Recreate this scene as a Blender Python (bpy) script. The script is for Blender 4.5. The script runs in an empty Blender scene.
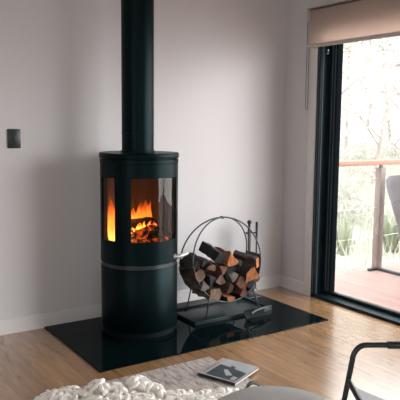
import bpy, bmesh, math, random
from mathutils import Vector, Matrix, noise
random.seed(7)
PI = math.pi
scene = bpy.context.scene
COL = scene.collection

# ------------------------------------------------------------------ materials
def new_mat(name):
    m = bpy.data.materials.new(name); m.use_nodes = True
    nt = m.node_tree
    for n in list(nt.nodes): nt.nodes.remove(n)
    out = nt.nodes.new('ShaderNodeOutputMaterial')
    return m, nt, out

def N(nt, t, **kw):
    n = nt.nodes.new(t)
    for k, v in kw.items():
        if k in n.inputs: n.inputs[k].default_value = v
        else: setattr(n, k, v)
    return n

def c4(c): return (c[0], c[1], c[2], 1.0)

def pbr(name, col, rough=0.5, metal=0.0, spec=0.5, var=0.0, scale=20.0, stretch=(1, 1, 1), bump=0.0, bscale=None, col2=None, trans=0.0, coat=0.0, tint=None):
    m, nt, out = new_mat(name)
    b = N(nt, 'ShaderNodeBsdfPrincipled')
    b.inputs['Base Color'].default_value = c4(col)
    b.inputs['Roughness'].default_value = rough
    b.inputs['Metallic'].default_value = metal
    b.inputs['Specular IOR Level'].default_value = spec
    b.inputs['Coat Weight'].default_value = coat
    if tint: b.inputs['Specular Tint'].default_value = c4(tint)
    nt.links.new(b.outputs[0], out.inputs[0])
    if var > 0 or col2 or bump > 0:
        tc = N(nt, 'ShaderNodeTexCoord'); mp = N(nt, 'ShaderNodeMapping')
        mp.inputs['Scale'].default_value = stretch
        nt.links.new(tc.outputs['Object'], mp.inputs['Vector'])
        nz = N(nt, 'ShaderNodeTexNoise', Scale=scale, Detail=5.0, Roughness=0.6)
        nt.links.new(mp.outputs[0], nz.inputs['Vector'])
        if var > 0 or col2:
            r = N(nt, 'ShaderNodeValToRGB')
            a = col2 or tuple(c * (1 - var) for c in col)
            r.color_ramp.elements[0].position = 0.3; r.color_ramp.elements[0].color = c4(a)
            r.color_ramp.elements[1].position = 0.7; r.color_ramp.elements[1].color = c4(col)
            nt.links.new(nz.outputs['Fac'], r.inputs[0]); nt.links.new(r.outputs[0], b.inputs['Base Color'])
        if bump > 0:
            nz2 = N(nt, 'ShaderNodeTexNoise', Scale=bscale or scale, Detail=4.0)
            nt.links.new(mp.outputs[0], nz2.inputs['Vector'])
            bp = N(nt, 'ShaderNodeBump', Strength=bump, Distance=0.004)
            nt.links.new(nz2.outputs['Fac'], bp.inputs['Height']); nt.links.new(bp.outputs[0], b.inputs['Normal'])
    return m

def emit(name, col, s):
    m, nt, out = new_mat(name)
    e = N(nt, 'ShaderNodeEmission', Strength=s); e.inputs[0].default_value = c4(col)
    nt.links.new(e.outputs[0], out.inputs[0]); return m

def thin_glass(name, tint=(1, 1, 1), refl=1.0, rough=0.0):
    m, nt, out = new_mat(name)
    t = N(nt, 'ShaderNodeBsdfTransparent'); t.inputs[0].default_value = c4(tint)
    g = N(nt, 'ShaderNodeBsdfGlossy', Roughness=rough)
    f = N(nt, 'ShaderNodeLayerWeight', Blend=0.5)
    pw = N(nt, 'ShaderNodeMath', operation='POWER'); pw.inputs[1].default_value = 5.0
    nt.links.new(f.outputs['Facing'], pw.inputs[0])
    mu = N(nt, 'ShaderNodeMath', operation='MULTIPLY_ADD'); mu.inputs[1].default_value = 0.9*refl; mu.inputs[2].default_value = 0.04*refl
    nt.links.new(pw.outputs[0], mu.inputs[0])
    mx = N(nt, 'ShaderNodeMixShader')
    nt.links.new(mu.outputs[0], mx.inputs[0]); nt.links.new(t.outputs[0], mx.inputs[1]); nt.links.new(g.outputs[0], mx.inputs[2])
    nt.links.new(mx.outputs[0], out.inputs[0]); return m

def plank_mat(name, ca, cb, width, length, rough, grain=0.35, gap=(0.05, 0.03, 0.02), spec=0.5, coat=0.0):
    """boards running along world Y"""
    m, nt, out = new_mat(name)
    b = N(nt, 'ShaderNodeBsdfPrincipled', Roughness=rough)
    b.inputs['Specular IOR Level'].default_value = spec
    b.inputs['Coat Weight'].default_value = coat; b.inputs['Coat Roughness'].default_value = 0.22
    nt.links.new(b.outputs[0], out.inputs[0])
    tc = N(nt, 'ShaderNodeTexCoord'); mp = N(nt, 'ShaderNodeMapping')
    mp.inputs['Rotation'].default_value = (0, 0, PI / 2)
    nt.links.new(tc.outputs['Object'], mp.inputs['Vector'])
    br = N(nt, 'ShaderNodeTexBrick')
    br.offset = 0.37; br.inputs['Scale'].default_value = 1.0
    br.inputs['Brick Width'].default_value = length; br.inputs['Row Height'].default_value = width
    br.inputs['Mortar Size'].default_value = 0.0008; br.inputs['Bias'].default_value = 0.0
    br.inputs['Color1'].default_value = c4(ca); br.inputs['Color2'].default_value = c4(cb); br.inputs['Mortar'].default_value = c4(gap)
    nt.links.new(mp.outputs[0], br.inputs['Vector'])
    mp2 = N(nt, 'ShaderNodeMapping'); mp2.inputs['Scale'].default_value = (11, 1.1, 1)
    nt.links.new(tc.outputs['Object'], mp2.inputs['Vector'])
    nz = N(nt, 'ShaderNodeTexNoise', Scale=3.0, Detail=7.0, Roughness=0.62, Distortion=0.8)
    nt.links.new(mp2.outputs[0], nz.inputs['Vector'])
    r = N(nt, 'ShaderNodeValToRGB')
    r.color_ramp.elements[0].position = 0.3; r.color_ramp.elements[0].color = (1 - grain, 1 - grain, 1 - grain, 1)
    r.color_ramp.elements[1].position = 0.68; r.color_ramp.elements[1].color = (1.1, 1.1, 1.1, 1)
    nt.links.new(nz.outputs['Fac'], r.inputs[0])
    mx = N(nt, 'ShaderNodeMix', data_type='RGBA', blend_type='MULTIPLY'); mx.inputs[0].default_value = 1.0
    nt.links.new(br.outputs['Color'], mx.inputs[6]); nt.links.new(r.outputs[0], mx.inputs[7])
    nt.links.new(mx.outputs[2], b.inputs['Base Color'])
    bp = N(nt, 'ShaderNodeBump', Strength=0.05, Distance=0.003)
    nt.links.new(nz.outputs['Fac'], bp.inputs['Height']); nt.links.new(bp.outputs[0], b.inputs['Normal'])
    return m

M = {}
M['wall'] = pbr('wall_paint', (0.58, 0.56, 0.565), 0.75, spec=0.25, bump=0.05, scale=60)
M['white'] = pbr('white_gloss_trim', (0.66, 0.64, 0.635), 0.45, spec=0.4)
M['ceiling'] = pbr('ceiling_paint', (0.62, 0.60, 0.59), 0.85)
M['floor'] = plank_mat('oak_boards', (0.405, 0.225, 0.105), (0.315, 0.165, 0.072), 0.18, 1.9, 0.24, 0.38, spec=0.7, coat=1.0, gap=(0.12, 0.07, 0.035))
M['deck'] = plank_mat('deck_boards', (0.29, 0.175, 0.145), (0.25, 0.145, 0.118), 0.09, 4.0, 0.55, 0.25, (0.2, 0.12, 0.1))
M['stove'] = pbr('matt_black_steel', (0.001, 0.004, 0.005), 0.40, spec=0.11, tint=(.55, .95, 1.0))
M['stove_dark'] = pbr('dark_recess_steel', (0.003, 0.005, 0.006), 0.6, spec=0.12)
M['glass_hearth'] = pbr('black_hearth_glass', (0.002, 0.006, 0.007), 0.05, spec=0.06, tint=(.7, 1, 1))
M['black'] = pbr('black_powder_coat', (0.010, 0.016, 0.018), 0.4)
M['frame'] = pbr('black_aluminium', (0.007, 0.018, 0.023), 0.5, spec=0.2)
M['steel'] = pbr('brushed_steel', (0.80, 0.77, 0.74), 0.42, metal=1.0)
M['hoop'] = pbr('dark_satin_steel', (0.045, 0.055, 0.06), 0.28, metal=0.6)
M['firebrick'] = pbr('sooty_firebrick', (0.055, 0.035, 0.025), 0.9, var=0.5, scale=8)
M['bark'] = pbr('dark_bark', (0.050, 0.034, 0.028), 0.9, scale=10, stretch=(1, 1, 1), bump=1.0, bscale=45, col2=(0.016, 0.014, 0.014))
WOODC = {'tan': (0.20, 0.115, 0.07), 'orange': (0.42, 0.145, 0.045), 'grey': (0.15, 0.125, 0.115), 'brown': (0.11, 0.055, 0.034), 'red': (0.16, 0.055, 0.03), 'dark': (0.018, 0.016, 0.017)}
for k, c in WOODC.items():
    M['w_' + k] = pbr('split_wood_' + k, tuple(min(.6, q*1.25) for q in c), 0.85, var=0.85, scale=38, stretch=(1.6, 0.35, 0.55), bump=1.0, bscale=60)
M['char'] = pbr('charred_log', (0.03, 0.02, 0.016), 0.95, var=0.6, scale=14, bump=1.0, bscale=30)
M['stoveglass'] = thin_glass('stove_glass', (0.62, 0.56, 0.50), 0.7)
M['pane'] = thin_glass('door_pane', (0.97, 0.98, 0.98), 1.0)
M['fabric_grey'] = pbr('grey_woven_fabric', (0.50, 0.485, 0.475), 0.95, spec=0.1, var=0.22, scale=220, bump=0.5, bscale=300)
M['fabric_loop'] = pbr('grey_green_webbing', (0.17, 0.18, 0.16), 0.9, var=0.2, scale=120)
M['sling'] = pbr('pale_grey_canvas', (0.60, 0.60, 0.61), 0.9, spec=0.15, var=0.1, scale=200)
M['cover'] = pbr('lilac_grey_cover', (0.18, 0.163, 0.176), 0.9, var=0.25, scale=5)
M['wool'] = pbr('cream_wool', (0.95, 0.91, 0.86), 1.0, spec=0.05, var=0.10, scale=35, bump=0.6, bscale=140)
M['paper'] = pbr('page_edges', (0.68, 0.64, 0.62), 0.8, var=0.15, scale=300, stretch=(0.05, 0.05, 1))
M['mag_pale'] = pbr('pale_cover_paper', (0.40, 0.345, 0.33), 0.45, var=0.1, scale=12)
M['mag_dark'] = pbr('slate_cover_print', (0.035, 0.055, 0.065), 0.4, var=0.5, scale=16)
M['mag_light'] = pbr('light_cover_print', (0.40, 0.41, 0.43), 0.4, var=0.25, scale=18)
M['mag_ink'] = pbr('cover_ink', (0.05, 0.05, 0.055), 0.5)
M['timber_rail'] = pbr('red_brown_rail_timber', (0.30, 0.135, 0.085), 0.6, var=0.25, scale=6, stretch=(1, 8, 8))
M['timber_post'] = pbr('weathered_post_timber', (0.19, 0.145, 0.125), 0.8, var=0.3, scale=10, stretch=(6, 6, 1))
M['cream'] = pbr('cream_plastic', (0.50, 0.45, 0.42), 0.4)

M['rib'] = pbr('rib_light_streak', (0.10, 0.13, 0.15), 0.4)  # grey-blue paints the light streaks caught along the black door frame
M['dark_strip'] = pbr('matt_black_strip', (0.005, 0.007, 0.008), 1.0, spec=0.0)  # for the added strip that darkens the stile edge
# wall switch
M['switch'] = pbr('black_switch_plastic', (0.008, 0.016, 0.018), 0.35)

# translucent blind cloth
m, nt, out = new_mat('blind_cloth')
d_ = N(nt, 'ShaderNodeBsdfDiffuse'); t_ = N(nt, 'ShaderNodeBsdfTranslucent'); mx_ = N(nt, 'ShaderNodeMixShader')
d_.inputs[0].default_value = c4((0.62, 0.57, 0.53)); t_.inputs[0].default_value = c4((0.82, 0.68, 0.61)); mx_.inputs[0].default_value = 0.60
nt.links.new(d_.outputs[0], mx_.inputs[1]); nt.links.new(t_.outputs[0], mx_.inputs[2]); nt.links.new(mx_.outputs[0], out.inputs[0])
M['blind'] = m

# woven rug: pale ground with short dark dashes running along Y
m, nt, out = new_mat('woven_rug')
b = N(nt, 'ShaderNodeBsdfPrincipled', Roughness=1.0); b.inputs['Specular IOR Level'].default_value = 0.05
tc = N(nt, 'ShaderNodeTexCoord'); mp = N(nt, 'ShaderNodeMapping'); mp.inputs['Scale'].default_value = (75, 11, 1)
nz = N(nt, 'ShaderNodeTexNoise', Scale=1.0, Detail=3.0, Roughness=0.7)
rr = N(nt, 'ShaderNodeValToRGB')
rr.color_ramp.elements[0].position = 0.36; rr.color_ramp.elements[0].color = c4((0.19, 0.165, 0.155))
rr.color_ramp.elements[1].position = 0.56; rr.color_ramp.elements[1].color = c4((0.47, 0.405, 0.365))
bp = N(nt, 'ShaderNodeBump', Strength=0.8, Distance=0.004)
for a_, b_ in ((tc.outputs['Object'], mp.inputs[0]), (mp.outputs[0], nz.inputs['Vector']), (nz.outputs['Fac'], rr.inputs[0]), (rr.outputs[0], b.inputs['Base Color']), (nz.outputs['Fac'], bp.inputs['Height']), (bp.outputs[0], b.inputs['Normal']), (b.outputs[0], out.inputs[0])):
    nt.links.new(a_, b_)
M['rug'] = m

def leaf_mat(name, c, tr=0.45):
    m, nt, out = new_mat(name)
    d = N(nt, 'ShaderNodeBsdfDiffuse'); t = N(nt, 'ShaderNodeBsdfTranslucent'); mx = N(nt, 'ShaderNodeMixShader')
    d.inputs[0].default_value = c4(c); t.inputs[0].default_value = c4(c); mx.inputs[0].default_value = tr
    nt.links.new(d.outputs[0], mx.inputs[1]); nt.links.new(t.outputs[0], mx.inputs[2]); nt.links.new(mx.outputs[0], out.inputs[0])
    return m
M['leaf_a'] = leaf_mat('gum_leaf', (0.41, 0.40, 0.36))
M['leaf_b'] = leaf_mat('pale_gum_leaf', (0.46, 0.43, 0.40))
M['leaf_c'] = leaf_mat('strappy_green_leaf', (0.27, 0.295, 0.21))
M['leaf_d'] = leaf_mat('dry_grass_blade', (0.44, 0.43, 0.36))
M['gumbark'] = pbr('pale_gum_bark', (0.32, 0.265, 0.245), 0.9, var=0.3, scale=5, stretch=(1, 1, 0.3))
M['earth'] = pbr('leaf_litter_ground', (0.33, 0.30, 0.27), 1.0, spec=0.05, scale=1.4, col2=(0.31, 0.325, 0.25), bump=0.3)

def flame_mat(name, zlo, zhi, strength):
    m, nt, out = new_mat(name)
    tc = N(nt, 'ShaderNodeTexCoord'); sp = N(nt, 'ShaderNodeSeparateXYZ')
    nt.links.new(tc.outputs['Object'], sp.inputs[0])
    mr = N(nt, 'ShaderNodeMapRange'); mr.inputs[1].default_value = zlo; mr.inputs[2].default_value = zhi
    nt.links.new(sp.outputs['Z'], mr.inputs[0])
    nz = N(nt, 'ShaderNodeTexNoise', Scale=26.0, Detail=3.0)
    mp = N(nt, 'ShaderNodeMapping'); mp.inputs['Scale'].default_value = (1, 1, 0.4)
    nt.links.new(tc.outputs['Object'], mp.inputs[0]); nt.links.new(mp.outputs[0], nz.inputs['Vector'])
    ad = N(nt, 'ShaderNodeMath', operation='MULTIPLY_ADD'); ad.inputs[1].default_value = 0.9; ad.inputs[2].default_value = -0.45
    nt.links.new(nz.outputs['Fac'], ad.inputs[0])
    a2 = N(nt, 'ShaderNodeMath', operation='ADD', use_clamp=True)
    nt.links.new(mr.outputs[0], a2.inputs[0]); nt.links.new(ad.outputs[0], a2.inputs[1])
    r = N(nt, 'ShaderNodeValToRGB')
    e = r.color_ramp.elements
    e[0].position = 0.0; e[0].color = (1.0, 0.52, 0.12, 1)
    e[1].position = 1.0; e[1].color = (0.30, 0.03, 0.002, 1)
    x = e.new(0.35); x.color = (1.0, 0.28, 0.035, 1)
    x = e.new(0.7); x.color = (0.75, 0.12, 0.01, 1)
    nt.links.new(a2.outputs[0], r.inputs[0])
    em = N(nt, 'ShaderNodeEmission', Strength=strength); nt.links.new(r.outputs[0], em.inputs[0])
    tr = N(nt, 'ShaderNodeBsdfTransparent'); mx = N(nt, 'ShaderNodeMixShader')
    op = N(nt, 'ShaderNodeMapRange'); op.inputs[1].default_value = 0.15; op.inputs[2].default_value = 1.0; op.inputs[3].default_value = 0.55; op.inputs[4].default_value = 0.02
    nt.links.new(a2.outputs[0], op.inputs[0])
    nt.links.new(op.outputs[0], mx.inputs[0]); nt.links.new(tr.outputs[0], mx.inputs[1]); nt.links.new(em.outputs[0], mx.inputs[2])
    nt.links.new(mx.outputs[0], out.inputs[0]); return m
M['flame'] = flame_mat('flame', 0.60, 0.86, 7.0)
M['flame_low'] = flame_mat('low_flame', 0.61, 0.74, 30.0)
def ember_mat():
    m, nt, out = new_mat('glowing_embers')
    tc = N(nt, 'ShaderNodeTexCoord'); nz = N(nt, 'ShaderNodeTexNoise', Scale=24.0, Detail=4.0)
    nt.links.new(tc.outputs['Object'], nz.inputs['Vector'])
    r = N(nt, 'ShaderNodeValToRGB'); e = r.color_ramp.elements
    e[0].position = 0.46; e[0].color = (0.006, 0.003, 0.002, 1); e[1].position = 0.80; e[1].color = (1, 0.45, 0.10, 1)
    x = e.new(0.60); x.color = (0.5, 0.07, 0.006, 1)
    nt.links.new(nz.outputs['Fac'], r.inputs[0])
    em = N(nt, 'ShaderNodeEmission', Strength=3.0); nt.links.new(r.outputs[0], em.inputs[0])
    d = N(nt, 'ShaderNodeBsdfDiffuse'); d.inputs[0].default_value = (0.02, 0.015, 0.012, 1)
    ad = N(nt, 'ShaderNodeAddShader'); nt.links.new(em.outputs[0], ad.inputs[0]); nt.links.new(d.outputs[0], ad.inputs[1])
    nt.links.new(ad.outputs[0], out.inputs[0]); return m
M['ember'] = ember_mat()

# ------------------------------------------------------------------ mesh helpers
class MB:
    def __init__(s): s.bm = bmesh.new(); s.mi = 0
    def _f(s, vs, mi=None):
        try:
            f = s.bm.faces.new(vs); f.material_index = s.mi if mi is None else mi; return f
        except ValueError: return None
    def box(s, x0, x1, y0, y1, z0, z1, bev=0.0, mat=None):
        v = [s.bm.verts.new(p) for p in ((x0,y0,z0),(x1,y0,z0),(x1,y1,z0),(x0,y1,z0),(x0,y0,z1),(x1,y0,z1),(x1,y1,z1),(x0,y1,z1))]
        if mat is not None:
            for q in v: q.co = mat @ q.co
        fs = [s._f([v[i] for i in f]) for f in ((0,3,2,1),(4,5,6,7),(0,1,5,4),(1,2,6,5),(2,3,7,6),(3,0,4,7))]
        if bev > 0:
            es = {e for f in fs for e in f.edges}
            bmesh.ops.bevel(s.bm, geom=list(es), offset=bev, segments=2, affect='EDGES', profile=0.5)
        return s
    def rings(s, rs, close=True, cap=True, loop=False, mi=None):
        rv = [[s.bm.verts.new(p) for p in r] for r in rs]
        n = len(rv[0])
        pairs = list(zip(rv, rv[1:])) + ([(rv[-1], rv[0])] if loop else [])
        for a, b in pairs:
            for i in range(n if close else n - 1):
                j = (i + 1) % n
                s._f([a[i], a[j], b[j], b[i]], mi)
        if cap and not loop and close:
            s._f(list(reversed(rv[0])), mi); s._f(rv[-1], mi)
        return rv
    def lathe(s, prof, c=(0, 0), seg=64):
        rs = [[(c[0] + r * math.cos(2*PI*i/seg), c[1] + r * math.sin(2*PI*i/seg), z) for i in range(seg)] for r, z in prof]
        s.rings(rs); return s
    def cyl(s, p, q, r0, r1=None, seg=16):
        return s.tube([p, q], [r0, r0 if r1 is None else r1], seg)
    def tube(s, pts, r, seg=10, loop=False):
        pts = [Vector(p) for p in pts]; n = len(pts)
        rs = []; prev = None
        for i, p in enumerate(pts):
            if loop: t = (pts[(i+1) % n] - pts[i-1])
            else: t = pts[min(i+1, n-1)] - pts[max(i-1, 0)]
            t.normalize()
            if prev is None:
                u = t.cross(Vector((0.13, 0.27, 0.95)))
                if u.length < 0.05: u = t.cross(Vector((1, 0, 0)))
            else: u = prev - t * prev.dot(t)
            u.normalize(); prev = u; w = t.cross(u)
            rad = r[i] if isinstance(r, (list, tuple)) else r
            rs.append([p + (u * math.cos(2*PI*k/seg) + w * math.sin(2*PI*k/seg)) * rad for k in range(seg)])
        s.rings(rs, loop=loop); return s
    def arc(s, c, ri, ro, z0, z1, a0, a1, seg=None):
        """solid curved wall; angle 0 faces the room (-Y), positive towards +X"""
        n = seg or max(4, int(abs(a1 - a0) / 4))
        rs = []
        for i in range(n + 1):
            a = math.radians(a0 + (a1 - a0) * i / n); dx, dy = math.sin(a), -math.cos(a)
            rs.append([(c[0]+dx*r, c[1]+dy*r, z) for r, z in ((ri, z0), (ro, z0), (ro, z1), (ri, z1))])
        s.rings(rs); return s
    def ball(s, c, r, sc=(1, 1, 1), seg=12, rot=None):
        c = Vector(c); rs = []
        h = seg // 2
        for i in range(1, h):
            th = PI * i / h
            ring = []
            for k in range(seg):
                ph = 2*PI*k/seg
                v = Vector((math.sin(th)*math.cos(ph)*sc[0], math.sin(th)*math.sin(ph)*sc[1], -math.cos(th)*sc[2])) * r
                if rot is not None: v = rot @ v
                ring.append(c + v)
            rs.append(ring)
        s.rings(rs); return s
    def build(s, name, mat, parent=None, sharp=38, jit=None):
        bmesh.ops.recalc_face_normals(s.bm, faces=s.bm.faces[:])
        if jit:
            for v in s.bm.verts: v.co += noise.noise_vector(v.co * jit[0]) * jit[1]
        lim = math.radians(sharp)
        for f in s.bm.faces: f.smooth = True
        for e in s.bm.edges:
            if len(e.link_faces) != 2 or e.calc_face_angle(0) > lim: e.smooth = False
        me = bpy.data.meshes.new(name); s.bm.to_mesh(me); s.bm.free()
        for mm in (mat if isinstance(mat, list) else [mat]): me.materials.append(mm)
        o = bpy.data.objects.new(name, me); COL.objects.link(o)
        if parent is not None:
            o.parent = parent
            q = Vector((0, 0, 0)); p = parent
            while p is not None: q += p.location; p = p.parent
            o.location = -q
        return o

def thing(name, loc, label, cat, group=None):
    o = bpy.data.objects.new(name, None); COL.objects.link(o)
    o.location = loc; o.empty_display_size = 0.1
    o['label'] = label; o['category'] = cat
    if group: o['group'] = group
    return o
def tag(o, label, cat, group=None, kind=None):
    o['label'] = label; o['category'] = cat
    if group: o['group'] = group
    if kind: o['kind'] = kind
    return o
def struct(o, label=None):
    o['kind'] = 'structure'
    if label: o['label'] = label
    return o

def circ_z(c, r, z, n): return [(c[0]+r*math.cos(2*PI*i/n), c[1]+r*math.sin(2*PI*i/n), z) for i in range(n)]

# ------------------------------------------------------------------ room shell
XL, YB, ZC = -6.5, -7.0, 2.6
DY0, DY1, DH = -0.372, -3.35, 2.11       # door opening in the right wall
struct(MB().box(XL, 0.0, YB, 0.0, -0.12, 0.0).build('floor', M['floor']), 'oak board floor of the living room')
struct(MB().box(XL-.15, 0.15, YB-.15, 0.15, ZC, ZC+.12).build('ceiling', M['ceiling']), 'white ceiling')
struct(MB().box(XL-.15, 0.15, 0.0, 0.12, -0.12, ZC).build('wall_back', M['wall']), 'pale wall behind the wood stove')
w = MB(); w.box(0, .14, DY0, 0, -.12, ZC); w.box(0, .14, DY1, DY0, DH, ZC); w.box(0, .14, YB, DY1, -.12, ZC)
struct(w.build('wall_right', M['wall']), 'pale wall with the sliding glass door')
# far sides of the room, behind the camera, with unseen openings added for fill light
w = MB(); LW = (-5.8, -3.2, 0.6, 2.1)
w.box(XL-.15, XL, YB, LW[0], -.12, ZC); w.box(XL-.15, XL, LW[1], 0, -.12, ZC); w.box(XL-.15, XL, LW[0], LW[1], -.12, LW[2]); w.box(XL-.15, XL, LW[0], LW[1], LW[3], ZC)
struct(w.build('wall_left', M['wall']))
w = MB(); RW = (-3.9, -2.4, 0.8, 2.1)
w.box(XL-.15, RW[0], YB-.15, YB, -.12, ZC); w.box(RW[1], .15, YB-.15, YB, -.12, ZC); w.box(RW[0], RW[1], YB-.15, YB, RW[3], ZC); w.box(RW[0], RW[1], YB-.15, YB, -.12, RW[2])
struct(w.build('wall_rear', M['wall']))
# skirting boards with a small shadow line
def skirt_prof(L0, L1, fixed, axis):
    w = MB()
    if axis == 'x':
        w.box(L0, L1, -.014, 0, 0, .088); w.box(L0, L1, -.009, 0, .088, .097)
    else:
        w.box(-.014, 0, L0, L1, 0, .088); w.box(-.009, 0, L0, L1, .088, .097)
    return w
struct(skirt_prof(XL, 0, 0, 'x').build('baseboard_back', M['white']))
struct(skirt_prof(-.298, 0, 0, 'y').build('baseboard_right', M['white']))
w = MB(); w.box(-.018, 0, -.372, -.298, 0, 2.19, .003); w.box(-.018, 0, DY1, -.372, DH, 2.19, .003)
struct(w.build('trim_1', M['white']), 'white architrave around the sliding door')

# sliding door in the right wall
dr = thing('door_1', (0.07, DY0, 0), 'black aluminium sliding glass door to the deck', 'door'); dr['kind'] = 'structure'
del dr['category']
f = MB()
f.box(-.004, .136, DY0-.036, DY0, 0, DH, .002)
f.box(-.004, .136, DY1, DY1+.036, 0, DH, .002)
f.box(-.004, .136, DY1, DY0, DH-.04, DH, .002)
f.build('door_frame', M['frame'], dr)
f = MB(); f.box(-.0055, -.004, DY0-.020, DY0-.015, .02, DH); f.box(.014, .020, DY0-.044, DY0-.036, .02, DH); f.build('frame_rib', M['rib'], dr)
s_ = MB(); s_.box(-.004, .136, DY1, DY0, -.01, .022, .002);
s_.build('door_track', M['frame'], dr)
def leafpanel(x0, x1, y0, y1, st, pane=True):
    p = MB()
    p.box(x0, x1, y0-st, y0, .024, DH-.04, .003); p.box(x0, x1, y1, y1+st, .024, DH-.04, .003)
    p.box(x0, x1, y1+st, y0-st, .024, .05, .002); p.box(x0, x1, y1+st, y0-st, DH-.085, DH-.04, .002)
    o = p.build('door_panel', M['frame'], dr)
    xm = (x0+x1)/2
    MB().box(xm-.003, xm+.003, y1+st, y0-st, .05, DH-.085).build('door_pane', M['pane'], o)
    return o
leafpanel(.086, .126, -.408, -1.95, .088)
leafpanel(.030, .070, -1.88, DY1+.036, .07)
h = MB(); h.box(.020, .030, -.452, -.440, 1.90, 1.914); 
h.cyl((.012, -.447, 1.885), (.030, -.447, 1.885), .006); h.build('door_latch', M['hoop'], dr)
r_ = MB(); r_.box(.083, .087, -.448, -.440, .05, DH-.05); r_.box(.083, .087, -.476, -.470, .05, DH-.05); r_.build('stile_rib', M['rib'], dr)
MB().box(.078, .129, -.502, -.496, .03, DH-.05).build('dark_strip', M['dark_strip'], dr)  # added matt black strip, hides the brightly lit stile reveal

# unseen windows behind the camera, added and sized for fill light
for i, (a, nm) in enumerate(((LW, 'left'), (RW, 'rear'))):
    fr = MB(); g = MB()
    lo, hi, z0, z1 = a
    for t in range(4):
        q = lo + (hi-lo)*t/3
        q0, q1 = max(lo, q-.03), min(hi, q+.03)
        if nm == 'left': fr.box(XL-.10, XL-.04, q0, q1, z0, z1)
        else: fr.box(q0, q1, YB-.10, YB-.04, z0, z1)
    for z in (z0, z1-.05):
        if nm == 'left': fr.box(XL-.099, XL-.041, lo, hi, z, z+.05)
        else: fr.box(lo, hi, YB-.099, YB-.041, z, z+.05)
    if nm == 'left': g.box(XL-.073, XL-.067, lo, hi, z0+.05, z1-.05)
    else: g.box(lo, hi, YB-.073, YB-.067, z0+.05, z1-.05)
    o = fr.build('window_%d' % (i+1), M['frame']); struct(o)
    g.build('window_pane', M['pane'], o)

# ------------------------------------------------------------------ roller blind
bl = thing('roller_blind', (-.04, -.33, 2.0), 'cream cloth roller blind half lowered over the sliding door', 'blind')
BY0, BY1 = -.328, -3.45
cl = MB(); cl.box(-.0605, -.0585, BY1, BY0, 1.955, 2.20); cl.build('cloth', M['blind'], bl)
r = MB(); r.tube([(-.034, BY0-.004, 2.185), (-.034, BY1+.004, 2.185)], .026, 20); r.build('roller', M['blind'], bl)
r = MB(); r.box(-.085, -.001, BY0, BY0+.006, 2.13, 2.225, .002); r.box(-.085, -.001, BY0+.0, BY1, 2.217, 2.225, .002); r.build('bracket', M['cream'], bl)
r = MB(); r.box(-.071, -.048, BY1, BY0+.012, 1.928, 1.956, .005); r.build('bottom_bar', M['cream'], bl)
ch = MB(); loop = []
yc = BY0 + .022
for i in range(20): loop.append((-.045, yc+.012, 2.17 - i*(2.17-1.48)/19))
for i in range(1, 8): a = PI*i/8; loop.append((-.045, yc + .012*math.cos(a), 1.48-.014*math.sin(a)))
for i in range(20): loop.append((-.045, yc-.012, 1.48 + i*(2.17-1.48)/19))
ch.tube(loop, .0024, 6, loop=False); ch.build('pull_chain', M['hoop'], bl)

# ------------------------------------------------------------------ wall switch
sw = thing('light_switch', (-2.22, 0, 1.25), 'black rectangular light switch on pale wall left of stove', 'switch')
MB().box(-2.262, -2.180, -.009, -.0005, 1.188, 1.308, .003).build('plate', M['switch'], sw)
MB().box(-2.230, -2.212, -.0125, -.009, 1.235, 1.262, .0015).build('rocker', M['black'], sw)

# ------------------------------------------------------------------ hearth
HZ = .008
he = MB().box(-2.056, -.338, -.902, -.016, 0.0005, HZ).build('hearth_slab', M['glass_hearth'])
tag(he, 'glossy black glass hearth slab on the floor under the stove', 'hearth')

# ------------------------------------------------------------------ wood stove
SC = (-1.524, -.352); SR = .25
st = thing('wood_stove', (SC[0], SC[1], HZ), 'tall round matt black wood burning stove with fire lit and flue pipe', 'stove')
MB().lathe([(.232, HZ), (.236, HZ), (.236, .044), (.2, .044)], SC).build('plinth', M['stove_dark'], st)
p = MB(); p.lathe([(.1, .044), (.247, .044), (.2485, .047), (.2485, .444), (.246, .4475), (.1, .4475)], SC, 96)
lb = p.build('lower_drum', M['stove'], st)
MB().lathe([(.1, .4475), (.2425, .4475), (.2425, .473), (.1, .473)], SC, 96).build('seam_ring', M['black'], st)
b = MB()
ZB, ZG0, ZG1, ZT = .473, .622, 1.016, 1.104
b.arc(SC, .236, SR, ZB, ZG0, 52.4, 307.6); b.arc(SC, .236, SR, ZG1, ZT, 52.4, 307.6)
for a0, a1 in ((52.4, 65), (98, 262), (295, 307.6)): b.arc(SC, .236, SR, ZG0, ZG1, a0, a1)
b.lathe([(.01, ZB+.002), (.235, ZB+.002), (.235, ZB+.02), (.01, ZB+.02)], SC)
b.build('body', M['stove'], st)
M['dimglass'] = thin_glass('dimmed_stove_glass', (0.30, 0.25, 0.22), 0.7)  # dark tint stands in for shade, dimming the bright wall behind the right pane
for a0, a1, gm in ((65, 98, 'dimglass'), (262, 295, 'stoveglass')):
    MB().arc(SC, .240, .244, ZG0, ZG1, a0, a1).build('side_glass', M[gm], st)
d = MB()
d.arc(SC, .237, SR+.001, ZB+.002, ZG0, -51.9, 51.9); d.arc(SC, .237, SR+.001, ZG1, ZT-.002, -51.9, 51.9)
d.arc(SC, .237, SR+.001, ZG0, ZG1, -51.9, -40); d.arc(SC, .237, SR+.001, ZG0, ZG1, 40, 51.9)
door = d.build('stove_door', M['stove'], st)
MB().arc(SC, .241, .245, ZG0, ZG1, -40, 40, 40).build('door_glass', M['stoveglass'], door)
a = math.radians(49); hx, hy = math.sin(a), -math.cos(a)
def sp(r, z, da=0): return (SC[0] + math.sin(a+da)*r, SC[1] - math.cos(a+da)*r, z)
hd = MB(); hd.tube([sp(.248, .506, -.24), sp(.272, .507, -.22), sp(.292, .513, -.14), sp(.322, .524, -.05)], [.011, .0135, .0135, .010], 12)
hd.tube([sp(.249, .506, -.24), sp(.256, .506, -.24)], .016, 14)
hd.build('door_handle', M['steel'], door); door.children[-1]['label'] = 'shiny steel handle'
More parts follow.
